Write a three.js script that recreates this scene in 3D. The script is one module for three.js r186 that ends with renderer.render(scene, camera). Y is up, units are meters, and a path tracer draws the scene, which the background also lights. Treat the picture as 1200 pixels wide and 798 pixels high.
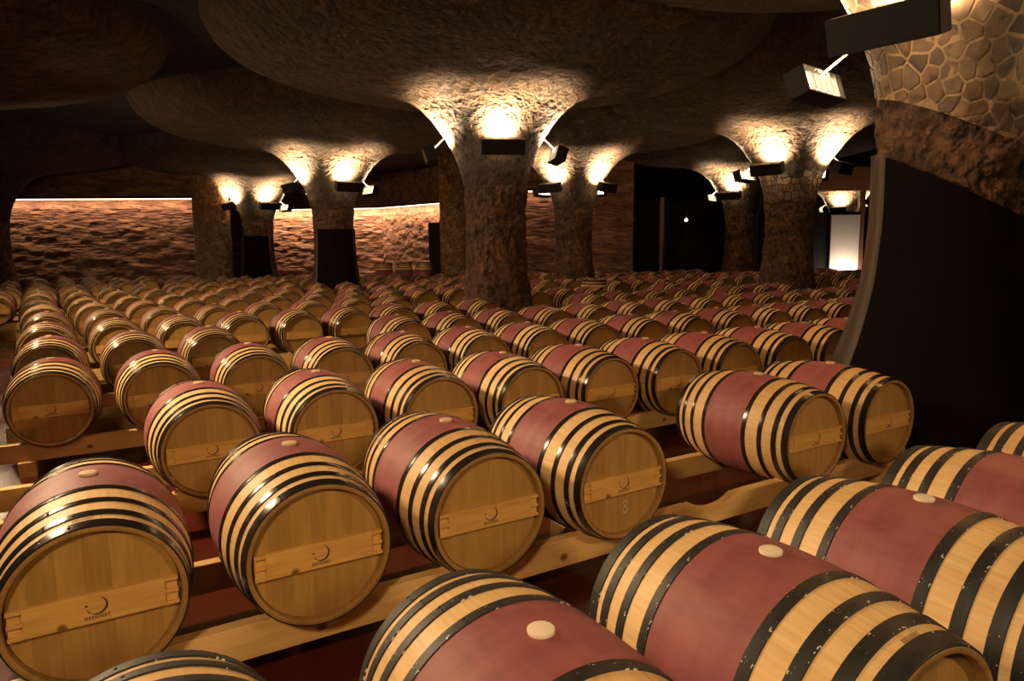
import * as THREE from 'three';
import { mergeGeometries } from 'three/addons/utils/BufferGeometryUtils.js';
import { RoundedBoxGeometry } from 'three/addons/geometries/RoundedBoxGeometry.js';
import { RectAreaLightUniformsLib } from 'three/addons/lights/RectAreaLightUniformsLib.js';
import { FontLoader } from 'three/addons/loaders/FontLoader.js';

// ------------------------------------------------------------------ camera, exposure, light
const scene = new THREE.Scene();
const renderer = new THREE.WebGLRenderer({ antialias: true });
renderer.toneMapping = THREE.LinearToneMapping;
renderer.toneMappingExposure = 1.32;
renderer.shadowMap.enabled = true;
RectAreaLightUniformsLib.init();
scene.background = new THREE.Color(0x000000);

const FOCAL = 815.8;                                   // pixels of a 1200 x 798 frame
const camera = new THREE.PerspectiveCamera(2 * Math.atan(399 / FOCAL) * 180 / Math.PI, 1200 / 798, 0.05, 200);
const BUNG = 0.88;                                     // height of a barrel's bung above the floor
const CAM = new THREE.Vector3(0.562, BUNG + 0.869, 3.041), YAW = -0.536;
camera.position.copy(CAM);
camera.rotation.set(-0.132, YAW, -0.012, 'YXZ');
scene.add(camera);

const LAMP = new THREE.Color().setRGB(1.0, 0.70, 0.40);    // tungsten floodlights
const COVE = new THREE.Color().setRGB(1.0, 0.64, 0.42);     // warm tubes along the far walls
const FLOOD = 200;                                         // candela of a floodlight
const CEILING = 5.7, LAMP_H = 3.5;

// ------------------------------------------------------------------ small helpers
let seed = 20240611;
const rnd = () => { seed = (seed * 1664525 + 1013904223) >>> 0; return seed / 4294967296; };
const taken = {};
function numbered(n) { const k = taken[n] = (taken[n] ?? -1) + 1; return k ? `${n}_${String(k).padStart(3, '0')}` : n; }
function shade(o) { o.castShadow = true; o.receiveShadow = true; return o; }
function part(name, geo, mat, parent, label) {
  const m = shade(new THREE.Mesh(geo, mat)); m.name = name; parent.add(m);
  if (label) m.userData.label = label;
  return m;
}
function thing(name, label, category, group, pos = [0, 0, 0], turn = 0) {
  const g = new THREE.Group(); g.name = numbered(name); g.position.set(...pos); g.rotation.y = turn;
  g.userData = { label, category }; if (group) g.userData.group = group;
  scene.add(g); return g;
}
function struct(name, geo, mat, label) {
  const m = shade(new THREE.Mesh(geo, mat)); m.name = name;
  m.userData = { kind: 'structure', label, category: name.split('_')[0] }; scene.add(m); return m;
}
const box = (w, h, d, x = 0, y = 0, z = 0) => new THREE.BoxGeometry(w, h, d).translate(x, y, z);
const rgb = (r, g, b) => new THREE.Color().setRGB(r, g, b);
// a point seen at pixel column u, at a depth along the view axis (positions come from things of known height)
function atDepth(u, depth) {
  const lat = (u - 600) / FOCAL * depth, s = Math.sin(-YAW), c = Math.cos(-YAW);
  return [CAM.x + depth * s + lat * c, CAM.z - depth * c + lat * s];
}

// ------------------------------------------------------------------ noise and textures
function hash(x, y, s) { let h = (x * 374761393 + y * 668265263 + s * 974634777) | 0; h = Math.imul(h ^ (h >>> 13), 1274126177); return ((h ^ (h >>> 16)) >>> 0) / 4294967296; }
function vnoise(x, y, px, py, s) {                         // value noise with period px, py
  const x0 = Math.floor(x), y0 = Math.floor(y); let fx = x - x0, fy = y - y0;
  fx = fx * fx * (3 - 2 * fx); fy = fy * fy * (3 - 2 * fy);
  const w = (a, p) => ((a % p) + p) % p, X0 = w(x0, px), X1 = w(x0 + 1, px), Y0 = w(y0, py), Y1 = w(y0 + 1, py);
  const a = hash(X0, Y0, s), b = hash(X1, Y0, s), c = hash(X0, Y1, s), d = hash(X1, Y1, s);
  return (a + (b - a) * fx) * (1 - fy) + (c + (d - c) * fx) * fy;
}
function fbm(u, v, fx, fy, oct, s) { let t = 0, a = 0.5, n = 0; for (let i = 0; i < oct; i++) { t += a * vnoise(u * fx, v * fy, fx, fy, s + i); n += a; a *= 0.55; fx *= 2; fy *= 2; } return t / n; }
function tex(w, h, fn, srgb, rep = [1, 1]) {
  const d = new Uint8Array(w * h * 4);
  for (let j = 0; j < h; j++) for (let i = 0; i < w; i++) {
    const c = fn(i / w, j / h), k = (j * w + i) * 4;
    for (let q = 0; q < 3; q++) d[k + q] = Math.max(0, Math.min(255, 255 * (Array.isArray(c) ? c[q] : c)));
    d[k + 3] = 255;
  }
  const t = new THREE.DataTexture(d, w, h); t.wrapS = t.wrapT = THREE.RepeatWrapping; t.magFilter = THREE.LinearFilter; t.minFilter = THREE.LinearMipmapLinearFilter; t.generateMipmaps = true;
  if (srgb) t.colorSpace = THREE.SRGBColorSpace; t.repeat.set(...rep); t.needsUpdate = true; return t;
}
const mixc = (a, b, t) => a.map((v, i) => v + (b[i] - v) * t);
// wood: grain runs along v, one texture covers rep metres
function woodTex(s, a, b, knots = 0, w = 256, h = 512, fu = 48) {
  return tex(w, h, (u, v) => {
    const g = fbm(u, v, fu, 4, 3, s), c = fbm(u, v, 8, 3, 2, s + 9), p = vnoise(u * 128, v * 10, 128, 10, s + 20);
    let t = 0.5 * g + 0.32 * c + 0.18 * p; t = Math.min(1, Math.max(0, (t - 0.28) * 2.1));
    let col = mixc(a, b, t);
    for (let k = 0; k < knots; k++) {
      const ku = hash(k, 3, s), kv = hash(k, 7, s), d = Math.hypot((u - ku) * 2.2, (v - kv) * 4);
      if (d < 0.09) col = mixc(col, [0.30, 0.16, 0.06], Math.pow(1 - d / 0.09, 0.6) * 0.85);
    }
    return col;
  }, true);
}
function lumps(s, fx, fy, oct, w = 512, h = 512) { return tex(w, h, (u, v) => { const n = fbm(u, v, fx, fy, oct, s); return Math.min(1, Math.max(0, (n - 0.2) * 1.6)); }); }
function stoneTex(s, a, b, fx, fy, dark = 0.35) {
  return tex(512, 512, (u, v) => {
    const n = fbm(u, v, fx, fy, 4, s), m = fbm(u, v, fx * 4, fy * 4, 2, s + 5), t = Math.min(1, Math.max(0, (n * 0.6 + m * 0.4 - 0.25) * 2));
    let c = mixc(a, b, t); if (m < dark) c = c.map(q => q * (0.55 + 0.45 * m / dark)); return c;
  }, true);
}

const M = {};
const std = (o) => new THREE.MeshStandardMaterial(o);
// oak staves in three tones, grain along the barrel
M.oak = [0, 1, 2].map(i => std({ map: woodTex(11 + i, [0.82, 0.66, 0.43], [0.91, 0.77, 0.55], 0, 512, 256, 96), roughness: 0.55, color: rgb(1 - 0.08 * i, 1 - 0.1 * i, 1 - 0.13 * i) }));
M.head = [0, 1, 2, 3].map(i => std({ map: woodTex(31 + i, [0.62, 0.46, 0.21], [0.71, 0.54, 0.28]), roughness: 0.6, color: rgb(...[[0.92, 0.92, 0.9], [0.88, 0.88, 0.85], [0.95, 0.95, 0.93], [0.85, 0.84, 0.8]][i]) }));
M.chime = std({ map: woodTex(41, [0.52, 0.38, 0.18], [0.63, 0.47, 0.24]), roughness: 0.6 });
M.bar = [0, 1].map(i => std({ map: woodTex(51 + i, [0.72, 0.53, 0.26], [0.84, 0.66, 0.36], i, 256, 256, 14), roughness: 0.5 }));
M.pine = [0, 1].map(i => std({ map: woodTex(61 + i, [0.78, 0.60, 0.35], [0.90, 0.74, 0.48], 3, 256, 512, 16), roughness: 0.55 }));
function redTex(s, stain) {
  return tex(512, 128, (u, v) => {
    const n = fbm(u, v, 12, 6, 4, s), g = fbm(u, v, 90, 3, 2, s + 4);
    let c = mixc([0.49, 0.25, 0.245], [0.58, 0.325, 0.315], Math.min(1, Math.max(0, (0.6 * n + 0.4 * g - 0.25) * 2)));
    if (stain) { const a = Math.abs(((u + 1.5) % 1) - 0.5), w = fbm(u, v, 64, 2, 3, s + 8), band = 0.42 + 0.09 * (w - 0.5) * 2; const k = a < 0.16 ? Math.max(0, 1 - Math.abs(v - band) / (0.10 + 0.2 * (w - 0.3))) : 0; c = mixc(c, [0.25, 0.10, 0.11], Math.min(0.75, Math.max(0, k * 1.2))); }
    return c;
  }, true);
}
M.red = [0, 1].map(i => std({ map: redTex(71 + i), roughness: 0.62 }));
M.redStained = std({ map: redTex(75, true), roughness: 0.6 });
M.hoop = std({ color: rgb(0.028, 0.023, 0.02), roughness: 0.2, metalness: 0.35 });
M.wornHoop = std({ map: tex(1024, 64, (u, v) => { const n = 0.6 * vnoise(u * 300, v * 9, 300, 9, 91) + 0.4 * vnoise(u * 90, v * 4, 90, 4, 92), e = Math.min(v, 1 - v), b = fbm(u, v, 60, 4, 3, 93), c = fbm(u, 0.5, 16, 1, 2, 95), lim = (e < 0.16 ? 0.80 : 0.89) - 0.2 * (c - 0.5); return n > lim ? [0.80, 0.76, 0.68] : mixc([0.10, 0.095, 0.085], [0.17, 0.16, 0.145], b); }, true), roughness: 0.55, metalness: 0.1 });
M.bung = [std({ color: rgb(0.62, 0.43, 0.26), roughness: 0.5 }), std({ color: rgb(0.78, 0.64, 0.46), roughness: 0.6 })];
M.rivet = std({ color: rgb(0.7, 0.66, 0.6), roughness: 0.3, metalness: 0.9 });
M.burn = std({ color: rgb(0.07, 0.022, 0.012), roughness: 0.8 });
M.chalk = std({ color: rgb(0.75, 0.7, 0.6), roughness: 0.9 });
M.floor = std({ map: tex(512, 512, (u, v) => mixc([0.24, 0.085, 0.06], [0.34, 0.135, 0.095], fbm(u, v, 6, 6, 5, 101)), true, [0.6, 0.6]), roughnessMap: tex(256, 256, (u, v) => 0.12 + 0.22 * fbm(u, v, 8, 8, 4, 103), false, [0.8, 0.8]), roughness: 1 });
M.render = std({ map: stoneTex(111, [0.18, 0.13, 0.083], [0.30, 0.225, 0.148], 10, 10), bumpMap: lumps(113, 24, 24, 4), bumpScale: 0.05, roughness: 0.95 });

M.rough = std({ map: stoneTex(117, [0.25, 0.17, 0.11], [0.44, 0.31, 0.205], 8, 10, 0.45), bumpMap: lumps(119, 14, 20, 4), bumpScale: 0.08, roughness: 0.95 });
M.strata = std({ map: stoneTex(121, [0.38, 0.26, 0.19], [0.60, 0.45, 0.33], 4, 20, 0.4), bumpMap: lumps(123, 6, 26, 5), bumpScale: 0.12, roughness: 0.95 });
M.pier = std({ map: stoneTex(125, [0.38, 0.29, 0.19], [0.60, 0.47, 0.33], 14, 14, 0.4), bumpMap: lumps(119, 14, 20, 4), bumpScale: 0.08, roughness: 0.95 });
M.pale = std({ map: stoneTex(126, [0.38, 0.26, 0.19], [0.60, 0.45, 0.33], 14, 14, 0.4), bumpMap: lumps(119, 14, 20, 4), bumpScale: 0.06, roughness: 0.95 });
M.mortar = std({ map: stoneTex(127, [0.52, 0.42, 0.31], [0.68, 0.56, 0.42], 12, 12), bumpMap: lumps(113, 24, 24, 4), bumpScale: 0.02, roughness: 0.9 });
M.flag = [0, 1, 2, 3].map(i => std({ map: stoneTex(131 + i, ...[[[0.34, 0.26, 0.19], [0.47, 0.37, 0.27]], [[0.38, 0.28, 0.19], [0.51, 0.38, 0.26]], [[0.30, 0.24, 0.18], [0.42, 0.33, 0.25]], [[0.41, 0.33, 0.23], [0.54, 0.43, 0.30]]][i], 6, 6), bumpMap: lumps(137, 8, 8, 4, 256, 256), bumpScale: 0.02, roughness: 0.75 }));
M.clad = new THREE.MeshPhysicalMaterial({ specularIntensity: 0.2, roughness: 0.9, map: woodTex(141, [0.035, 0.018, 0.014], [0.075, 0.04, 0.032], 0, 256, 256, 24) });
M.cladEdge = std({ map: woodTex(143, [0.22, 0.165, 0.12], [0.34, 0.26, 0.19], 1, 128, 256, 16), roughness: 0.6 });
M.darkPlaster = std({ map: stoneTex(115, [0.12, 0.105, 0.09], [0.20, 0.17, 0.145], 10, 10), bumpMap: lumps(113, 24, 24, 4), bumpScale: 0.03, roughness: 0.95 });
M.black = new THREE.MeshPhysicalMaterial({ color: rgb(0.012, 0.01, 0.009), roughness: 0.6, specularIntensity: 0.35 });
M.steel = std({ color: rgb(0.16, 0.14, 0.12), roughness: 0.4, metalness: 0.8 });
M.glow = std({ color: 0x000000, emissive: rgb(1.0, 0.80, 0.52), emissiveIntensity: 12 });
M.tube = std({ color: 0x000000, emissive: rgb(1.0, 0.66, 0.42), emissiveIntensity: 3.5 });
M.brown = std({ color: rgb(0.20, 0.085, 0.05), roughness: 0.5 });
M.fascia = std({ color: rgb(0.42, 0.20, 0.10), roughness: 0.5 });
M.post = std({ color: rgb(0.05, 0.035, 0.028), roughness: 0.6 });
M.panel = std({ color: rgb(0.75, 0.70, 0.64), roughness: 0.8 });

// ------------------------------------------------------------------ floor, ceiling, walls
function plane(w, d) {                                     // uv in metres
  const g = new THREE.BoxGeometry(w, 0.3, d); const p = g.attributes.position, uv = g.attributes.uv;
  for (let i = 0; i < p.count; i++) uv.setXY(i, p.getX(i) * 0.4, p.getZ(i) * 0.4); return g;
}
const X0 = -9, X1 = 46, Z0 = -44, Z1 = 12, CX = (X0 + X1) / 2, CZ = (Z0 + Z1) / 2;
struct('floor', plane(X1 - X0, Z1 - Z0).translate(CX, -0.15, CZ), M.floor, 'dark red painted cellar floor with a dull gloss');
struct('ceiling', plane(X1 - X0, Z1 - Z0).translate(CX, CEILING + 0.15, CZ), M.darkPlaster, 'near-black ceiling above the stone vaults');  // one even near-black tone over the whole slab
// rough stone wall between two floor points, facing the hall, with relief
function wallSlab(name, a, b, h, label, mat = M.strata, amp = 0.07) {
  const L = Math.hypot(b[0] - a[0], b[1] - a[1]), nx = Math.ceil(L * 10), ny = Math.ceil(h * 14);
  const g = new THREE.PlaneGeometry(L, h, nx, ny), p = g.attributes.position, uv = g.attributes.uv;
  for (let i = 0; i < p.count; i++) {
    const x = p.getX(i) + L / 2, y = p.getY(i) + h / 2;
    p.setZ(i, amp * (fbm(x / 40, y / 40, 90, 240, 4, 201) - 0.5) * 2);
    uv.setXY(i, x / 3, y / 3);
  }
  g.computeVertexNormals();
  const back = box(L, h, 0.3, 0, 0, -0.4); const buv = back.attributes.uv; for (let i = 0; i < buv.count; i++) buv.setXY(i, buv.getX(i) * L / 3, buv.getY(i) * h / 3);
  const m = mergeGeometries([g, back]);
  m.rotateY(-Math.atan2(b[1] - a[1], b[0] - a[0])); m.translate((a[0] + b[0]) / 2, h / 2, (a[1] + b[1]) / 2);
  return struct(name, m, mat, label);
}
// outer shell
const shell = (w, d, x, z) => { const g = new THREE.BoxGeometry(w, CEILING, d), uv = g.attributes.uv; for (let i = 0; i < uv.count; i++) uv.setXY(i, uv.getX(i) * Math.max(w, d) / 3, uv.getY(i) * CEILING / 3); return g.translate(x, CEILING / 2, z); };
struct('wall_left', shell(0.3, Z1 - Z0, X0, CZ), M.strata, 'layered stone outer wall beyond the side aisle');
struct('wall_right', shell(0.3, Z1 - Z0, X1, CZ), M.strata, 'layered stone outer wall at the far side of the hall');
struct('wall_back', shell(X1 - X0, 0.3, CX, Z0), M.strata, 'layered stone end wall in the unlit depth of the hall');
struct('wall_front', shell(X1 - X0, 0.3, CX, Z1), M.strata, 'layered stone wall behind the photographer');
// lit stone walls at the far end
const WA = atDepth(-40, 28.3), WB = atDepth(240, 29.2), WC = atDepth(300, 38), WD = atDepth(452, 37.4), WE = atDepth(548, 33), WF = atDepth(548, 27.5), WG = atDepth(742, 27.5);
wallSlab('wall_far_left', WA, WB, CEILING, 'long layered stone wall washed by a warm strip of light');
wallSlab('wall_far_middle', WC, WD, CEILING, 'layered stone wall in the recess behind the cut-away columns', M.strata);
wallSlab('wall_far_return', WD, WE, CEILING, 'pitted stone wall turning the corner beside the dark doorway', M.pale, 0.08);
wallSlab('wall_far_right', WF, WG, CEILING, 'dim layered stone wall behind the funnel column', M.strata);
// dark soffits above the coves and the light strips below them
function cove(a, b, y, out, bright, label) {
  const L = Math.hypot(b[0] - a[0], b[1] - a[1]), ang = -Math.atan2(b[1] - a[1], b[0] - a[0]);
  const mid = [(a[0] + b[0]) / 2, (a[1] + b[1]) / 2], n = [Math.sin(ang), Math.cos(ang)];
  const t = thing('cove_light', label, 'light', 'light strips along the far walls', [mid[0] + n[0] * out, y, mid[1] + n[1] * out], ang);
  part('trough', mergeGeometries([box(L, 0.05, 0.44, 0, 0.10, -0.10), box(L, 0.08, 0.03, 0, 0.10, 0.13)]), M.black, t);
  part('light_tube', box(L * 0.99, 0.04, 0.05, 0, 0.04, 0.02), M.tube, t);
  const l = new THREE.RectAreaLight(COVE, bright, L * 0.98, 0.06); l.position.set(0, 0.015, 0.02); l.rotation.x = -Math.PI / 2 + 0.35; t.add(l);
}
cove(WA, WB, 3.85, 0.30, 80, 'strip of light along the top of the long layered wall');
cove(WC, WD, 3.85, 0.34, 300, 'strip of light above the recessed layered wall');
cove(WD, WE, 3.85, 0.34, 190, 'strip of light slanting along the pitted wall');
cove(WF, atDepth(650, 27.5), 3.85, 0.30, 30, 'short strip of light behind the funnel columns');

// ------------------------------------------------------------------ columns
// radius of a column at a height: flared foot, straight shaft, funnel spreading into the ceiling
const PROFILE = [[0, 0.80], [0.5, 0.72], [0.9, 0.65], [1.4, 0.59], [2.0, 0.56], [2.6, 0.57], [3.0, 0.61], [3.3, 0.68], [3.6, 0.78], [3.9, 0.95], [4.15, 1.10], [4.35, 1.28], [4.52, 1.52], [4.66, 1.9], [4.77, 2.45], [4.85, 3.2], [4.93, 3.8], [5.04, 4.25], [5.2, 4.6], [5.42, 4.86], [5.7, 5.0]];
function prof(y) { for (let i = 1; i < PROFILE.length; i++) if (y <= PROFILE[i][0]) { const a = PROFILE[i - 1], b = PROFILE[i], t = (y - a[0]) / (b[0] - a[0]); return a[1] + (b[1] - a[1]) * t; } return 5.0; }
function radius(y, th, o) {
  let r = prof(y);
  const k = Math.max(0, Math.min(1, (y - 2.9) / 1.4)) * Math.max(0.25, Math.min(1, (5.0 - y) / 0.4));
  r *= 1 + 0.09 * k * Math.cos(4 * (th - (o.square ?? 0)));                 // four blunt ridges
  if (o.foot && y < 1.9) { const f = (1.9 - y) / 1.9; r += o.foot * f * f * (0.5 + 0.5 * Math.cos(th - o.footDir)); }
  return r;
}
// surface between two heights (each a function of the angle), uv in units of 2 m
function sleeve(o, lo, hi, n, m, amp = 0, off = 0, th0 = 0, th1 = Math.PI * 2, su = 0.4) {
  const pos = [], uv = [], idx = [];
  for (let j = 0; j <= m; j++) for (let i = 0; i <= n; i++) {
    const th = th0 + (th1 - th0) * i / n, a = lo(th), b = hi(th), y = a + (b - a) * j / m, w = i === n && th1 - th0 > 6.28 ? 0 : i / n;
    let r = radius(y, th, o) + off;
    if (amp) r += amp * 2 * (fbm(w, y / 6, 30, 30, 4, 301) - 0.5) * (y > 4.6 ? 0.3 : 1);
    pos.push(Math.cos(th) * r, y - (y > 4.85 ? 0.0 : 0), Math.sin(th) * r);
    uv.push(i / n * Math.max(2, Math.round(2 * Math.PI * Math.min(1.2, prof(y > 4 ? 4 : y)) * su)), y * su + (y > 4 ? (prof(y) - prof(4)) * su : 0));
  }
  for (let j = 0; j < m; j++) for (let i = 0; i < n; i++) { const a = j * (n + 1) + i, b = a + 1, c = a + n + 1, d = c + 1; idx.push(a, c, b, b, c, d); }
  const g = new THREE.BufferGeometry(); g.setAttribute('position', new THREE.Float32BufferAttribute(pos, 3)); g.setAttribute('uv', new THREE.Float32BufferAttribute(uv, 2)); g.setIndex(idx); g.computeVertexNormals();
  return g;
}
// flat stones laid as crazy paving round a column: one mesh per stone
function flagstones(parent, o, lo, yTop, cell) {
  const R = 0.75, C = 2 * Math.PI * R, nx = Math.round(C / cell), yBot = 2.3, ny = Math.ceil((yTop - yBot) / (cell * 0.85)), S = [];
  for (let j = -1; j <= ny; j++) for (let i = 0; i < nx; i++) S.push([(i + 0.5 + (j % 2) * 0.4 + (rnd() - 0.5) * 0.7) * C / nx, yBot + (j + 0.5 + (rnd() - 0.5) * 0.7) * cell * 0.85]);
  for (const [sx, sy] of S) {
    const th = sx / R; if (sy < lo(th) - cell * 0.15 || sy > yTop) continue;
    let poly = [[-1, -1], [1, -1], [1, 1], [-1, 1]].map(q => [q[0] * cell * 1.2, q[1] * cell * 1.2]);
    for (const q of S) {
      let dx = q[0] - sx; dx -= C * Math.round(dx / C); const dy = q[1] - sy, d = Math.hypot(dx, dy); if (d < 1e-6 || d > cell * 3) continue;
      const nxv = dx / d, nyv = dy / d, lim = d / 2 - 0.0105, out = [];
      for (let i = 0; i < poly.length; i++) {
        const a = poly[i], b = poly[(i + 1) % poly.length], da = a[0] * nxv + a[1] * nyv - lim, db = b[0] * nxv + b[1] * nyv - lim;
        if (da <= 0) out.push(a);
        if (da * db < 0) { const t = da / (da - db); out.push([a[0] + (b[0] - a[0]) * t, a[1] + (b[1] - a[1]) * t]); }
      }
      poly = out; if (poly.length < 3) break;
    }
    if (poly.length < 3) continue;
    const lim = lo(th); poly = poly.map(q => [q[0], Math.max(q[1], lim - sy + 0.02)]);
    const h = 0.005 + rnd() * 0.006, pos = [], uv = [], idx = [], n = poly.length;
    const put = (q, k, e) => { const s = sx + q[0] * k, y = sy + q[1] * k, a = s / R, r = radius(y, a, o) + e; pos.push(Math.cos(a) * r, y, Math.sin(a) * r); uv.push(s * 0.6, y * 0.6); };
    for (const q of poly) put(q, 1, -0.02); for (const q of poly) put(q, 0.985, h * 0.6); for (const q of poly) put(q, 0.93, h); put([0, 0], 1, h + (rnd() - 0.3) * 0.006);
    for (let k = 0; k < 2; k++) for (let i = 0; i < n; i++) { const a = k * n + i, b = k * n + (i + 1) % n; idx.push(a, a + n, b, b, a + n, b + n); }
    for (let i = 0; i < n; i++) idx.push(2 * n + i, 3 * n, 2 * n + (i + 1) % n);
    const g = new THREE.BufferGeometry(); g.setAttribute('position', new THREE.Float32BufferAttribute(pos, 3)); g.setAttribute('uv', new THREE.Float32BufferAttribute(uv, 2)); g.setIndex(idx);
    const gg = g.toNonIndexed(); gg.computeVertexNormals();
    part('stone', gg, M.flag[Math.floor(rnd() * 4)], parent);
  }
}
function column(x, z, label, o = {}) {
  const t = thing('stone_column', label, 'column', 'funnel columns of the cellar', [x, 0, z]);
  const n = o.fine ? 96 : 64, split = o.split ?? (() => 2.9), clad = o.clad;
  const cladTop = o.cladTop ?? (() => 0);
  part('shaft', sleeve(o, () => 0, split, o.fine ? 200 : n, o.fine ? 120 : 40, o.fine ? 0.06 : 0.04), M.rough, t, 'rough hewn stone shaft');
  const funnel = part('funnel', sleeve(o, split, () => 4.4, n, 32, 0.02), o.stones > 4 ? M.mortar : M.render, t, 'flared stone capital');
  const vg = sleeve(o, () => 4.4, () => CEILING, n, 40, 0.02), vp = vg.attributes.position; for (let i = 0; i < vp.count; i++) vg.attributes.uv.setXY(i, (vp.getX(i) + x) * 0.4, (vp.getZ(i) + z) * 0.4);
  part('vault', vg, M.render, t, 'stone vault spreading under the ceiling');

  if (clad) {                                              // dark boards set round the foot, cut off at a slant
    const [a, b] = o.cladSpan ?? [0, Math.PI * 2];
    part('cladding', sleeve(o, () => 0.01, cladTop, 64, 20, 0, 0.05, a, b, 0.5), M.clad, t, 'dark wooden cladding');
    if (o.cladSpan) {                                      // thick end boards of the cladding
      for (const e of [a, b]) {
        const pts = [], idx = [], uv = []; const m = 20, top = cladTop(e), w = 0.14 / 0.7 * (e === a ? 1 : -1);
        for (let j = 0; j <= m; j++) { const y = 0.01 + (top - 0.01) * j / m; for (const [da, dr] of [[0, 0.0], [0, 0.10], [w, 0.10], [w, 0.0]]) { const r = radius(y, e + da, o) + dr - 0.02; pts.push(Math.cos(e + da) * r, y, Math.sin(e + da) * r); uv.push(da * 0.5 + dr, y * 0.5); } }
        for (let j = 0; j < m; j++) for (let k = 0; k < 3; k++) { const q = j * 4 + k; idx.push(q, q + 1, q + 4, q + 1, q + 5, q + 4); }
        const l = m * 4; idx.push(l, l + 1, l + 2, l, l + 2, l + 3);
        const g = new THREE.BufferGeometry(); g.setAttribute('position', new THREE.Float32BufferAttribute(pts, 3)); g.setAttribute('uv', new THREE.Float32BufferAttribute(uv, 2)); g.setIndex(idx); g.computeVertexNormals();
        part('edge_board', g, M.cladEdge, t, 'weathered grey-brown edge board');
      }
    }
  }
  if (o.stones) flagstones(funnel, o, split, o.stones, o.cell ?? 0.22);
  return t;
}
// floodlight on an arm: box open towards the column and upwards
function floodlight(cx, cz, g, label, o = {}) {
  // g: direction from the column axis in which the lamp hangs
  const dir = [-Math.sin(g), Math.cos(g)], dist = o.dist ?? 1.22, y = o.y ?? LAMP_H;
  const t = thing('floodlight', label, 'floodlight', 'floodlights on the stone columns', [cx + dir[0] * dist, y, cz + dir[1] * dist], Math.atan2(-dir[0], -dir[1]));
  // local +z looks at the column
  const tilt = new THREE.Matrix4().makeRotationX(-(o.tilt ?? 0.32));
  const W = 0.74, H = 0.25, D = 0.2;
  const G = (g) => g.applyMatrix4(tilt);
  part('housing', G(mergeGeometries([box(W, H, 0.02, 0, 0, -D / 2), box(W, 0.015, D, 0, H / 2, 0), box(W, 0.015, D, 0, -H / 2, 0), box(0.015, H, D, -W / 2, 0, 0), box(0.015, H, D, W / 2, 0, 0)])), M.black, t);
  part('lamp_face', G(box(W - 0.05, H - 0.05, 0.01, 0, 0, 0.05)), M.glow, t, 'glowing lamp face');
  const lv = []; for (let i = -2; i <= 2; i++) lv.push(box(0.008, H - 0.03, 0.05, i * 0.12, 0, 0.085)); part('louvre', G(mergeGeometries(lv)), M.steel, t);
  const gap = Math.max(0.2, dist - prof(y + 0.32) + 0.04), arm = new THREE.CylinderGeometry(0.014, 0.014, Math.hypot(gap, 0.32), 8).translate(0, Math.hypot(gap, 0.32) / 2, 0).rotateX(Math.atan2(gap, 0.32)).translate(0.0, 0.0, 0.0);
  part('arm', mergeGeometries([arm.translate(0, 0.09, 0.02)]), M.steel, t);
  const s = new THREE.SpotLight(LAMP, o.power ?? FLOOD, 0, 1.04, 1, 2); s.position.set(0, 0.02, 0.12).applyMatrix4(tilt); s.castShadow = true; s.shadow.radius = 4;
  s.target.position.set(0, 1.45, 0.62); t.add(s, s.target); s.target.name = 'aim';
  return t;
}
// the same floodlight turned round, shining from a column over the racks
function worklight(cx, cz, aim, power, label, cone = 1.1) {
  const d = Math.hypot(aim[0] - cx, aim[2] - cz), u = [(aim[0] - cx) / d, (aim[2] - cz) / d], p = [cx + u[0] * 1.25, LAMP_H, cz + u[1] * 1.25];
  const t = thing('floodlight', label, 'floodlight', 'floodlights on the stone columns', p, Math.atan2(u[0], u[1]));
  const tilt = new THREE.Matrix4().makeRotationX(Math.atan2(LAMP_H - aim[1], d - 1.25)), G = g => g.applyMatrix4(tilt), W = 0.74, H = 0.25, D = 0.2;
  part('housing', G(mergeGeometries([box(W, H, 0.02, 0, 0, -D / 2), box(W, 0.015, D, 0, H / 2, 0), box(W, 0.015, D, 0, -H / 2, 0), box(0.015, H, D, -W / 2, 0, 0), box(0.015, H, D, W / 2, 0, 0)])), M.black, t);
  part('lamp_face', G(box(W - 0.05, H - 0.05, 0.01, 0, 0, -0.03)), M.glow, t, 'glowing lamp face');
  part('arm', box(0.03, 0.03, 0.6, 0, 0.03, -0.36), M.steel, t);
  const s = new THREE.SpotLight(LAMP, power, 0, cone, 0.95, 2); s.position.set(0, 0, 0.1).applyMatrix4(tilt); s.castShadow = true; s.shadow.radius = 14;
  s.target.position.set(0, 0, 1.2).applyMatrix4(tilt); t.add(s, s.target); s.target.name = 'aim';
}
const NEAR = [7.0, -0.3], CENTRE = atDepth(583, 13.6), LEFT = atDepth(395, 20.7), FARLEFT = atDepth(308, 28.6), RIGHT = atDepth(922, 17.4), MID = atDepth(673, 21.9), BACK = atDepth(867, 26), OFF1 = [-2.3, -4.3], OFF2 = [-2.9, -13.2], OFF0 = [-2.3, 4.6], OFFB = [7.2, 8.2];
const nearLeft = Math.atan2(-0.89, -0.46), nearSplit = th => 2.73 + 0.28 * Math.cos(th - nearLeft);
column(...NEAR, 'massive stone column with crazy-paved flagstones above dark slanted cladding', { fine: true, split: nearSplit, clad: true, cladSpan: [nearLeft - Math.PI * 2 + 0.12, nearLeft - 0.45], cladTop: th => 2.22 + 0.33 * Math.cos(th - nearLeft), foot: 0.3, footDir: nearLeft, stones: 4.3, cell: 0.165, square: 0.5 });
column(...CENTRE, 'rough stone funnel column in the middle of the hall with three floodlights in view', { square: 0.5, fine: true });
column(...LEFT, 'stone funnel column with a black boarded foot cut in a round arch', { clad: true, cladTop: th => 2.35, cladSpan: [0.6, 2.9], square: 0.2 });
column(...FARLEFT, 'stone funnel column standing furthest along the row beside the round pillar', { clad: true, cladTop: th => 2.35, cladSpan: [0.9, 3.3], square: 0.2 });
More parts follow.
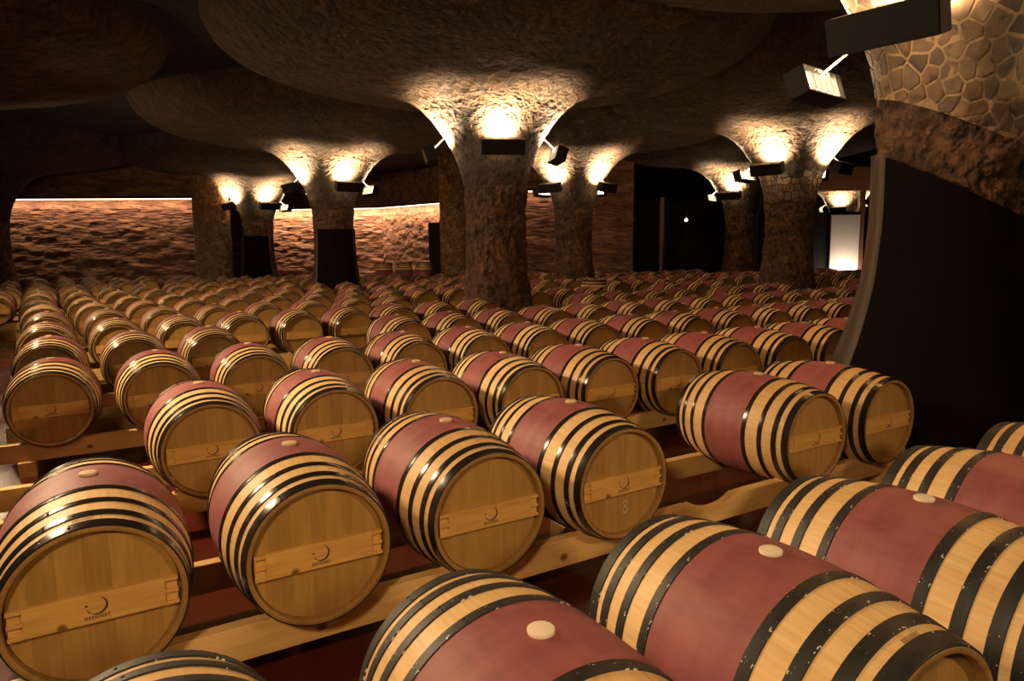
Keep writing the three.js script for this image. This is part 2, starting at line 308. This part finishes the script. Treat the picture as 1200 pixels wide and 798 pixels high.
column(...RIGHT, 'stone funnel column with a net of mortar below its floodlight', { square: 0.9, split: th => 2.75, stones: 3.4, cell: 0.2 });
column(...MID, 'stone funnel column with an upright barrel at its foot', { square: 0.5 });
column(...BACK, 'yellow-lit stone column half hidden behind a nearer one', { square: 0.9 });
column(...OFF1, 'stone column in the side aisle beside the first racks', { square: 0.3 });
column(...OFF2, 'stone column in the side aisle beyond the first racks', { square: 0.3 });
const EDGE = atDepth(-2, 25), BEYOND = atDepth(985, 37);
column(...BEYOND, 'lamp-lit stone column seen through the glazed room', { square: 0.3 });
column(...EDGE, 'unlit dark stone column at the end of the side aisle', { square: 0.3 });
column(...OFF0, 'stone column in the side aisle behind the camera', { square: 0.3 });
column(...OFFB, 'stone column behind the camera', { square: 0.3 });
worklight(...OFF1, [2.6, 0.6, -0.5], 90, 'floodlight on the first aisle column shining over the nearest racks');
worklight(...OFF1, [2.2, 0.6, -8], 50, 'floodlight on the first aisle column shining along the racks');
worklight(...OFF2, [3.5, 0.6, -10], 70, 'floodlight on the second aisle column shining back over the racks');
worklight(...OFF2, [5, 0.6, -20], 60, 'floodlight on the second aisle column shining over the last racks');
worklight(...OFF0, [2.4, 0.6, 0.8], 34, 'floodlight on the aisle column behind the camera', 0.75);  // added fill lamp out of view, brightens the barrel heads
worklight(...OFFB, [2.9, 0.6, 1.2], 46, 'floodlight on the column behind the camera', 0.56);  // added fill lamp out of view, lifts the worn front row
for (const [c, name, g, list] of [
  [NEAR, 'paved column beside the nearest racks', 1.40, [0, 1, 2, 3]],
  [CENTRE, 'column in the middle of the hall', 0.40, [0, 1, 2, 3]],
  [LEFT, 'column with the arched black foot', -0.10, [0, 1, 2, 3]],
  [FARLEFT, 'column beside the round pillar', -0.2, [0, 1, 2, 3]],
  [RIGHT, 'column with the net of mortar', 1.35, [0, 1, 2, 3]],
  [MID, 'column with the upright barrel', 1.25, [0, 1, 2, 3]],
  [BACK, 'yellow-lit column behind', 1.2, [0, 1, 2]],
  [BEYOND, 'column beyond the glazed room', 1.2, [0, 1, 3]],
  [OFF1, 'first aisle column', -0.7, [1, 2]]]) {
  const side = ['facing the camera side', 'on the left flank', 'on the rear', 'on the right flank'];
  for (const k of list) floodlight(c[0], c[1], g + k * Math.PI / 2, `black box floodlight on an arm of the ${name}`, c === NEAR ? { y: 3.28, dist: k ? 1.25 : 1.52 } : {});
}
// piers of pitted stone at the far walls
{
  const p = atDepth(255, 28.2), g = new THREE.CylinderGeometry(0.68, 0.70, CEILING, 40, 30); const uv = g.attributes.uv; for (let i = 0; i < uv.count; i++) uv.setXY(i, uv.getX(i) * 2, uv.getY(i) * 2.4);
  const t = thing('round_pillar', 'round pitted stone pillar at the end of the layered wall', 'pillar', null, [p[0], 0, p[1]]); part('shaft', g.translate(0, CEILING / 2, 0), M.pier, t);
  part('pillar_cap', new THREE.CylinderGeometry(0.72, 0.70, 0.12, 40).translate(0, CEILING - 0.08, 0), M.pier, t);
  const q = atDepth(534, 27), b = box(0.98, CEILING - 0.03, 0.7, 0, CEILING / 2 - 0.015, 0), bu = b.attributes.uv; for (let i = 0; i < bu.count; i++) bu.setXY(i, bu.getX(i) * 0.5, bu.getY(i) * 2.4);
  const s = thing('square_pier', 'square pitted stone pier beside the dark doorway', 'pier', null, [q[0], 0, q[1]], YAW); part('shaft', b, M.pier, s); part('plinth', box(1.06, 0.2, 0.78, 0, 0.1, 0), M.pier, s);
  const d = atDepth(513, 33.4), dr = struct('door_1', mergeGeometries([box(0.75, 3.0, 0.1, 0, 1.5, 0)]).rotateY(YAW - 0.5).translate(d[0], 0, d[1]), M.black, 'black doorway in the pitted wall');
}
// glazed room on the right with a fascia beam, posts and an uplit white panel
{
  const y0 = 0, D = 29.5, P = u => atDepth(u, D), m = P(1070), px = D / FOCAL;
  const t = thing('glazed_room', 'glazed room behind the columns with a brown fascia and dark frames', 'room', null, [m[0], 0, m[1]], YAW);
  const X = u => (u - 1070) * px;
  part('fascia', box(X(1240) - X(930), 0.95, 0.3, (X(1240) + X(930)) / 2, 4.42, 0), M.fascia, t, 'brown fascia beam');
  for (const u of [946, 1006, 1029, 1092, 1160, 1225]) part('post', box(0.16, 3.95, 0.16, X(u), 1.97, 0.0), M.brown, t);
  part('transom', box(X(1240) - X(940), 0.1, 0.14, (X(1240) + X(940)) / 2, 3.02, 0), M.black, t);
  for (const [a, b] of [[946, 969], [1004, 1029], [1029, 1092], [1092, 1160], [1160, 1225]]) part('dark_panel', box(X(b) - X(a), 2.9, 0.06, (X(a) + X(b)) / 2, 1.5, -0.05), M.black, t);
  part('white_panel', box(X(1003) - X(970), 2.9, 0.08, X(986.5), 1.5, 0.06), M.panel, t, 'tall white panel lit from the floor');
  const u = thing('floor_uplight', 'small uplight on the floor below the white panel', 'light', null, [P(986)[0] - Math.sin(-YAW) * 0.5, 0, P(986)[1] + Math.cos(YAW) * 0.5], YAW);
  part('housing', box(0.9, 0.12, 0.16, 0, 0.06, 0), M.black, u); part('lamp_face', box(0.84, 0.01, 0.12, 0, 0.125, 0), M.glow, u);
  const l = new THREE.RectAreaLight(rgb(1, 0.78, 0.6), 160, 0.84, 0.12); l.position.set(0, 0.15, 0); l.rotation.x = Math.PI / 2 - 0.35; u.add(l);
  const c = P(1015), r = thing('roof_post', 'thin steel post standing in the dark bay', 'post', null, [...(() => { const q = atDepth(775, 27); return [q[0], 0, q[1]]; })()]);
  part('tube', new THREE.CylinderGeometry(0.09, 0.09, 3.6, 12).translate(0, 1.8, 0), M.post, r); part('foot_plate', box(0.3, 0.03, 0.3, 0, 0.015, 0), M.steel, r);
}

{                                                          // small lamp far back in the dark bay
  const q = atDepth(803, 33), t = thing('wall_lamp', 'tiny bare lamp glowing far back in the dark bay', 'lamp', null, [q[0], 2.95, q[1]], YAW);
  part('bulb', new THREE.SphereGeometry(0.07, 16, 12), M.glow, t); part('stem', new THREE.CylinderGeometry(0.02, 0.02, CEILING - 2.95 - 0.06, 8).translate(0, (CEILING - 2.95) / 2 + 0.03, 0), M.black, t);
  const l = new THREE.PointLight(LAMP, 0.6, 0, 2); l.position.set(0, 0, 0.1); l.castShadow = true; t.add(l);
}

// ------------------------------------------------------------------ barrels
const HL = 0.475;                                           // half length
const br = z => 0.35 - 0.055 * (z / HL) ** 2;               // outer radius of the hoops at z
function turned(pts, seg, su = 1, sv = 1) {                 // lathe about the barrel's axis (z)
  const g = new THREE.LatheGeometry(pts.map(p => new THREE.Vector2(p[0], p[1])), seg); const uv = g.attributes.uv;
  for (let i = 0; i < uv.count; i++) uv.setXY(i, uv.getX(i) * su, uv.getY(i) * sv);
  return g.rotateX(Math.PI / 2);
}
const HOOPS = [[0.170, 0.030], [0.287, 0.030], [0.383, 0.032], [0.4535, 0.041]];
const WORN = [[0.170, 0.036], [0.282, 0.038], [0.376, 0.040], [0.449, 0.050]];
function hoopGeo(z, w, seg, rivets, k = 0) {
  const a = z - w / 2, b = z + w / 2, e = 0.0025;
  const pts = seg > 40 ? [[br(a) - 0.006, a], [br(a) - e * 0.4, a], [br(a) + e * 0.2, a + 0.002], [br(b) + e * 0.2, b - 0.002], [br(b) - e * 0.4, b], [br(b) - 0.006, b]] : [[br(a) - 0.006, a], [br(a), a], [br(b), b], [br(b) - 0.006, b]];
  let g = turned(pts, seg); { const p = g.attributes.position, uv = g.attributes.uv; for (let i = 0; i < p.count; i++) uv.setY(i, Math.min(0.999, Math.max(0.001, (p.getZ(i) - a) / w))); if (z < 0) for (let i = 0; i < p.count; i++) uv.setX(i, uv.getX(i) + 0.37 + z); else for (let i = 0; i < p.count; i++) uv.setX(i, uv.getX(i) + z); }
  if (rivets) {
    const out = [g];
    for (const [th, dz] of [[1.9 + k * 0.06, -0.25], [1.9 + k * 0.06, 0.25], [1.62 + k * 0.05, 0]]) {
      const s = new THREE.SphereGeometry(0.0045, 6, 4), zz = z + dz * w; s.scale(1, 0.6, 1).translate(0, br(zz) + 0.001, 0).rotateZ(th - Math.PI / 2).translate(0, 0, zz); out.push(s);
    }
    g = mergeGeometries(out);
  }
  return g;
}
const font = await new FontLoader().loadAsync('fonts/droid/droid_sans_bold.typeface.json');
function flat(shapeGeo, z) { return shapeGeo.translate(0, 0, z); }
function markGeo() {                                        // cooper's brand: open ring, two dots, name below
  const gs = [], sh = new THREE.Shape(), N = 22, R = 0.031, a0 = 1.15, a1 = -2.35, W = t => 0.0015 + 0.0062 * Math.sin(Math.PI * Math.min(1, Math.max(0, t))) ;
  const pt = (t, s) => { const a = a0 + (a1 - a0) * t, r = R + s * W(t) / 2; return [Math.cos(a) * r, Math.sin(a) * r + 0.011]; };
  for (let i = 0; i <= N; i++) { const q = pt(i / N, 1); i ? sh.lineTo(...q) : sh.moveTo(...q); }
  for (let i = N; i >= 0; i--) sh.lineTo(...pt(i / N, -1));
  gs.push(new THREE.ShapeGeometry(sh));
  for (const [a, r] of [[3.05, 0.0045], [3.6, 0.0025], [3.85, 0.0035]]) gs.push(new THREE.CircleGeometry(r, 8).translate(Math.cos(a) * R, Math.sin(a) * R + 0.011, 0));
  const s = new THREE.ShapeGeometry(font.generateShapes('DESSINET', 0.0125), 2); s.computeBoundingBox(); const bb = s.boundingBox; s.translate(-(bb.min.x + bb.max.x) / 2, -0.037, 0); gs.push(s);
  return mergeGeometries(gs.map(g => g.index ? g.toNonIndexed() : g));
}
function uvXY(g, k = 1) { const p = g.attributes.position, uv = g.attributes.uv; for (let i = 0; i < p.count; i++) uv.setXY(i, p.getX(i) * k, p.getY(i) * k); return g; }
// shared geometries by level of detail: 0 nearest, 1 middle, 2 far
const LOD = [72, 40, 22].map((seg, lod) => {
  const prof2 = []; const n = [20, 10, 6][lod], rec = 0.03, RI = 0.268;
  prof2.push([br(HL) - 0.004, HL - 0.004]);
  const rim = [[RI, HL - rec - 0.02], [RI + 0.002, HL - 0.006], [RI + 0.006, HL], [br(HL) - 0.006, HL], [br(HL) - 0.004, HL - 0.004]].reverse(), rim2 = rim.map(q => [q[0], -q[1]]).reverse();
  for (let i = 1; i < n; i++) { const z = HL - 2 * HL * i / n; prof2.push([br(z) - 0.004, z]); }
  prof2.push([br(HL) - 0.004, -HL + 0.004]);
  prof2.reverse();
  const red = []; for (let i = 0; i <= 6; i++) { const z = -0.157 + 0.314 * i / 6; red.push([br(z) - 0.003, z]); }
  const G = { chime: turned(rim.slice().reverse(), seg, 2, 0.2), chime2: turned(rim2.slice().reverse(), seg, 2, 0.2), body: turned(prof2, seg, 2, 1), red: turned(red, seg, 1, 1), seg };
  G.hoops = []; for (const s of [-1, 1]) HOOPS.forEach(([z, w], k) => G.hoops.push(hoopGeo(s * z, w, seg, lod === 0, k)));
  G.worn = []; if (lod === 0) for (const s of [-1, 1]) WORN.forEach(([z, w], k) => G.worn.push(hoopGeo(s * z, w, seg, true, k)));
  G.hoopSet = mergeGeometries(G.hoops);
  G.head = uvXY(new THREE.CircleGeometry(RI + 0.001, seg), 1).translate(0, 0, HL - rec - 0.012);
  G.back = uvXY(new THREE.CircleGeometry(RI + 0.001, seg), 1).rotateY(Math.PI).translate(0, 0, -HL + rec);
  return G;
});
const boards = []; {
  const R = 0.267, cuts = [-R, -0.196, -0.112, -0.028, 0.052, 0.128, 0.2, R];
  for (let i = 0; i < cuts.length - 1; i++) {
    const a = cuts[i] + 0.0002, b = cuts[i + 1] - 0.0002, s = new THREE.Shape(), N = 6, up = [], dn = [];
    for (let k = 0; k <= N; k++) { const x = a + (b - a) * k / N, y = Math.sqrt(Math.max(1e-5, R * R - x * x)); up.push([x, y]); dn.push([x, -y]); }
    [...up, ...dn.reverse()].forEach((q, k) => k ? s.lineTo(...q) : s.moveTo(...q));
    boards.push(uvXY(new THREE.ExtrudeGeometry(s, { depth: 0.012, bevelEnabled: false, curveSegments: 1 }), 1).translate(i * 0, 0, HL - 0.03 - 0.012));
  }
}
const barGeo = new RoundedBoxGeometry(0.43, 0.104, 0.022, 1, 0.002), barEnd = new RoundedBoxGeometry(0.044, 0.098, 0.012, 1, 0.001), peg = new RoundedBoxGeometry(0.046, 0.014, 0.022, 1, 0.002), barFar = new THREE.BoxGeometry(0.5, 0.104, 0.022);
for (const g of [barGeo, barEnd, barFar]) { const p = g.attributes.position, uv = g.attributes.uv; for (let i = 0; i < p.count; i++) uv.setXY(i, p.getY(i) * 2, p.getX(i) * 1.2 + 0.5); }
const MARK = markGeo();
const STAMP = new THREE.ShapeGeometry(font.generateShapes('DESSINET', 0.0105), 2); {                 // small name bent round the staves
  const p = STAMP.attributes.position; STAMP.computeBoundingBox(); const mx = STAMP.boundingBox.max.x / 2, zc = 0.421;
  for (let i = 0; i < p.count; i++) { const z = zc - p.getY(i), R = br(z) - 0.0033, th = (p.getX(i) - mx) / R - 0.06; p.setXYZ(i, Math.sin(th) * R, Math.cos(th) * R, z); }
  STAMP.computeVertexNormals();
}
const bungGeo = new THREE.LatheGeometry([[0, 0.0105], [0.029, 0.010], [0.033, 0.007], [0.0325, 0], [0.028, -0.02]].reverse().map(p => new THREE.Vector2(...p)), 24);
const FRONT = HL - 0.03;
function buildBarrel(lod, v, worn) {                        // a barrel lying along z, its base on y = 0 (bilge at the bottom), front head towards +z
  const t = new THREE.Group(), G = LOD[lod], A = new THREE.Group(); t.name = 'wine_barrel';
  const up = o => { o.position.y += 0.35; return o; };
  up(part('staves', G.body, M.oak[v % 3], t, 'bare oak staves'));
  for (const q of [G.chime, G.chime2]) up(part('chime', q, M.chime, t, 'darker oak rim at the stave ends'));
  up(part('painted_band', G.red, v === 9 ? M.redStained : M.red[v % 2], t, v === 9 ? 'dull red painted belly streaked with dark wine' : 'dull red painted belly'));
  if (lod < 2) for (const h of worn ? G.worn : G.hoops) up(part('hoop', h, worn ? M.wornHoop : M.hoop, t, worn ? 'matt black steel hoop with chipped paint' : 'glossy black steel hoop'));
  else up(part('hoops', G.hoopSet, M.hoop, t, 'black steel hoops'));
  up(part('back_head', G.back, M.head[v % 4], t));
  const b = part('bung', bungGeo, M.bung[worn ? 1 : 0], t, 'pale wooden bung'); b.position.y = 0.697;
  if (lod === 0) {
    const h = up(part('head', new THREE.CircleGeometry(0.268, 48).translate(0, 0, FRONT - 0.02), M.head[3], t));
    boards.forEach((g, i) => part('head_board', g, M.head[[0, 2, 1, 0, 3, 2, 1, 0][(i + v * 3) % 8]], h));
  } else up(part('head', G.head, M.head[v % 4], t));
  const bar = part('crossbar', lod < 2 ? barGeo : barFar, M.bar[v % 2], t, 'pale wooden bar across the head'); bar.position.set(0, 0.345, FRONT + 0.010);
  if (lod === 0) {
    for (const s of [-1, 1]) { const e = part('bar_end', barEnd, M.bar[v % 2], bar); e.position.set(s * 0.234, 0, -0.004); for (const y of [-0.045, 0, 0.045]) { const p = part('peg', peg, M.bar[(v + 1) % 2], bar); p.position.set(s * 0.236, y, 0.002); } }
    part('brand_mark', MARK, M.burn, bar, 'burnt-in ring and name').position.z = 0.0116;
  } else if (lod === 1) for (const s of [-1, 1]) { const e = part('bar_end', barEnd, M.bar[v % 2], bar); e.position.set(s * 0.234, 0, -0.004); }
  return t;
}
const protos = {};
function barrel(x, y, z, lod, v, worn, label, group, turn = 0) {
  const key = [lod, v, worn].join(); protos[key] ??= buildBarrel(lod, v, worn);
  const b = protos[key].clone(); b.name = numbered('wine_barrel'); b.position.set(x, y, z); b.rotation.y = turn;
  b.userData = { label, category: 'barrel' }; if (group) b.userData.group = group;
  scene.add(b); return b;
}
const SIT = BUNG - 0.70;                                    // underside of the bilge above the floor

// ------------------------------------------------------------------ racks: two cradled beams on feet under each row
const RAIL_T = 0.26, RAIL_B = 0.12, PITCH = 0.785;
function beamGeo(n, x0, x1) {                               // n cradles at 0, PITCH, ...; beam from x0 to x1
  const s = new THREE.Shape(), zc = 0.34, r = br(zc) + 0.002, cy = SIT + 0.35, hw = Math.sqrt(r * r - (cy - RAIL_T) ** 2);
  s.moveTo(x0, RAIL_B); s.lineTo(x1, RAIL_B); s.lineTo(x1, RAIL_T);
  for (let i = n - 1; i >= 0; i--) {
    const c = i * PITCH; s.lineTo(c + hw + 0.05, RAIL_T); s.lineTo(c + hw + 0.02, RAIL_T - 0.004);
    for (let k = 0; k <= 8; k++) { const xx = hw * (1 - k / 4); s.lineTo(c + xx, cy - Math.sqrt(r * r - xx * xx)); }
    s.lineTo(c - hw - 0.02, RAIL_T - 0.004); s.lineTo(c - hw - 0.05, RAIL_T);
  }
  s.lineTo(x0, RAIL_T); s.lineTo(x0, RAIL_B);
  const g = new THREE.ExtrudeGeometry(s, { depth: 0.06, bevelEnabled: true, bevelThickness: 0.003, bevelSize: 0.003, bevelSegments: 1, curveSegments: 2 }), p = g.attributes.position, uv = g.attributes.uv;
  for (let i = 0; i < p.count; i++) uv.setXY(i, p.getY(i) * 1.8 + p.getZ(i) * 1.8, p.getX(i) * 0.8);
  return g.translate(0, 0, -0.03);
}
const beamCache = {}; const beam = n => beamCache[n] ??= beamGeo(n, -PITCH / 2 + 0.004, (n - 0.5) * PITCH - 0.004);
const footGeo = box(0.12, RAIL_B - 0.002, 0.16, 0, RAIL_B / 2, 0);
function rack(x, z, n, k, label, group) {
  const t = thing('barrel_rack', label, 'rack', group, [x, 0, z]);
  for (const s of [-1, 1]) { part('beam', beam(n), M.pine[(k + (s > 0 ? 1 : 0)) % 2], t).position.z = s * 0.34; }
  for (const q of n > 1 ? [0, n - 1] : [0]) for (const s of [-1, 1]) part('foot', footGeo, M.pine[k % 2], t).position.set(q * PITCH + (q ? 0.2 : -0.2), 0, s * 0.34);
  return t;
}

// rows: [z, x of cradle 0, first cradle]
const ROWS = [[1.786, 0.591], [-0.128, 0.474], [-1.974, 1.097], [-3.889, 0.184], [-5.786, 0.085]];
for (let j = 5; j < 20; j++) { const cross = j > 8 ? 0.55 : 0; ROWS.push([-5.786 - 1.9 * (j - 4) - cross, 0.085 - 0.12 * (j - 4) + (rnd() - 0.5) * 0.2]); }
const COLS = [NEAR, CENTRE, LEFT, FARLEFT, RIGHT, MID, BACK, OFF1, OFF2, EDGE, atDepth(255, 28.2), atDepth(697, 17.2)];
const GONE = new Set(['1,4', '2,-1', '4,3', '4,4']);
const fwd = [Math.sin(-YAW), -Math.cos(YAW)], rgt = [Math.cos(YAW), Math.sin(-YAW)];
const seat = [];
ROWS.forEach(([z, x0], j) => {
  const from = j === 0 ? 0 : j === 1 ? 0 : j === 2 ? -1 : j < 9 ? 0 : -12;
  for (let c = from; c < 46; c++) {
    const x = x0 + c * PITCH, dx = x - CAM.x, dz = z - CAM.z, depth = dx * fwd[0] + dz * fwd[1], lat = dx * rgt[0] + dz * rgt[1];
    if (depth < 0.6 || depth > 26.3) continue;
    const u = 600 + FOCAL * lat / depth; if (u < -60 - 140 / depth * 2 || u > 1230 + 700 / depth) continue;
    if (COLS.some(q => Math.hypot(q[0] - x, q[1] - z) < (q === NEAR ? 1.15 : 1.36))) continue;
    if (j === 1 && c > 6 && c < 11) continue;
    seat.push({ j, c, x, z, depth, u });
  }
});
// racks: runs of up to four neighbouring cradles
const runs = [], rackNo = {}, COUNT = ['', 'first', 'second', 'third', 'fourth', 'fifth', 'sixth', 'seventh', 'eighth', 'ninth', 'tenth', 'eleventh', 'twelfth', 'thirteenth', 'fourteenth', 'fifteenth', 'sixteenth', 'seventeenth', 'eighteenth', 'nineteenth', 'twentieth']; for (const [t, e] of [['twenty', 'thirtieth'], ['thirty', 'fortieth']]) { for (let i = 1; i < 10; i++) COUNT.push(`${t}-${COUNT[i]}`); COUNT.push(e); } let cur = null;
for (const s of seat) { if (cur && cur.j === s.j && cur.last === s.c - 1 && cur.n < 4) { cur.n++; cur.last = s.c; } else { cur = { j: s.j, x: s.x, z: s.z, n: 1, last: s.c, depth: s.depth }; runs.push(cur); } }
runs.forEach((r, k) => { rack(r.x, r.z, r.n, k, r.j === 0 ? `pine cradle rack under the worn matt-hooped barrels, ${COUNT[rackNo[0] = (rackNo[0] ?? 0) + 1]} from the side aisle` : r.j === 1 && r.x < 2 ? 'pine cradle rack under the barrels with burnt ring marks, before the empty cradle' : r.j === 3 && r.x < 1 ? 'pine cradle rack with its sawn beam ends at the side aisle' : `pine cradle rack, ${COUNT[rackNo[r.j] = (rackNo[r.j] ?? (r.j === 1 || r.j === 3 ? 1 : 0)) + 1]} from the side aisle, ${COUNT[r.j]} row behind the worn barrels`, 'pine cradle racks'); });
// barrels: every one is a thing of its own
const ORD = COUNT, nth = {};
const missing = s => GONE.has(s.j + ',' + s.c) || (s.j > 4 && hash(s.j, s.c, 7) > 0.965);
for (let j = 0; j < ROWS.length; j++) seat.filter(s => s.j === j && !missing(s)).sort((a, b) => a.c - b.c).forEach((s, i) => nth[s.j + ',' + s.c] = i + 1);
seat.sort((a, b) => a.depth - b.depth);
let made = 0;
for (const s of seat) {
  const id = s.j + ',' + s.c; if (missing(s)) continue;
  made++;
  const worn = s.j === 0, lod = s.depth < 8 ? 0 : s.depth < 13 ? 1 : 2;
  let v = Math.floor(hash(s.j, s.c, 3) * 6), label = `red-bellied barrel, ${ORD[nth[id]] ?? 'far along'} from the side aisle, ${ORD[s.j]} row behind the worn barrels`, group = 'red-bellied barrels in the rack rows';
  if (worn) { label = `worn matt-hooped barrel with chipped paint, ${ORD[nth[id]]} from the side aisle in its row`; group = 'worn barrels with matt hoops'; }
  if (id === '1,3') { v = 9; label = 'barrel with a wine-streaked red belly and a chalk mark on its head'; group = null; }
  if (id === '0,4') { v = 9; label = 'worn matt-hooped barrel with dark wine drips down its red belly'; group = null; }
  if (id === '1,5') { label = 'glossy-hooped barrel lying next to the empty cradle, before the one at the paved column'; group = null; }
  if (id === '1,6') { label = 'glossy-hooped barrel lying at the foot of the paved column'; group = null; }
  if (id === '3,0') { label = 'barrel at the sawn rack end beside the aisle, first of its file'; group = null; }
  const b = barrel(s.x, SIT, s.z, lod, v, worn, label, group, (hash(s.j, s.c, 11) - 0.5) * 0.03);
  if (id === '1,0' || id === '0,2') part('stave_stamp', STAMP, M.burn, b, 'small stamped name on the staves').position.y = 0.35;
  if (id === '1,3') {
    const p = []; for (let i = 0; i <= 40; i++) { const a = i / 40 * Math.PI * 2; p.push(new THREE.Vector3(Math.sin(a * 2) * 0.014 + i * 0.0002, Math.cos(a) * 0.032, 0)); }
    part('chalk_mark', new THREE.TubeGeometry(new THREE.CatmullRomCurve3(p), 60, 0.0014, 4), M.chalk, b, 'white chalk loop').position.set(0.02, 0.35 - 0.135, FRONT + 0.0008);
  }
}
// upright barrels by the far wall and beside a column
{
  const q = atDepth(475, 27.2), t = thing('timber_platform', 'low timber platform under the upright barrels before the pitted wall', 'platform', null, [q[0], 0, q[1]], YAW);
  for (let i = 0; i < 6; i++) part('plank', box(2.5, 0.04, 0.13, 0, 0.278, -0.35 + i * 0.14), M.pine[i % 2], t);
  for (const x of [-1.1, 0, 1.1]) part('joist', box(0.1, 0.255, 0.8, x, 0.129, 0), M.pine[0], t);
}
for (const [u, d, y] of [[452, 27.2, 0.3], [475, 27.2, 0.3], [498, 27.2, 0.3], [697, 17.2, 0]]) {
  const q = atDepth(u, d), b = barrel(q[0], y, q[1], 2, 0, false, u > 600 ? 'barrel standing upright at the foot of a funnel column' : 'barrel standing upright before the pitted wall', u > 600 ? null : 'upright barrels before the pitted wall');
  const inner = new THREE.Matrix4().makeRotationX(-Math.PI / 2);
  for (const c of b.children) { c.position.y -= 0.35; c.position.applyMatrix4(inner); c.rotation.x = -Math.PI / 2; c.position.y += HL; }
}
console.log('seats', seat.length, 'made', made, 'runs', runs.length);
renderer.render(scene, camera);
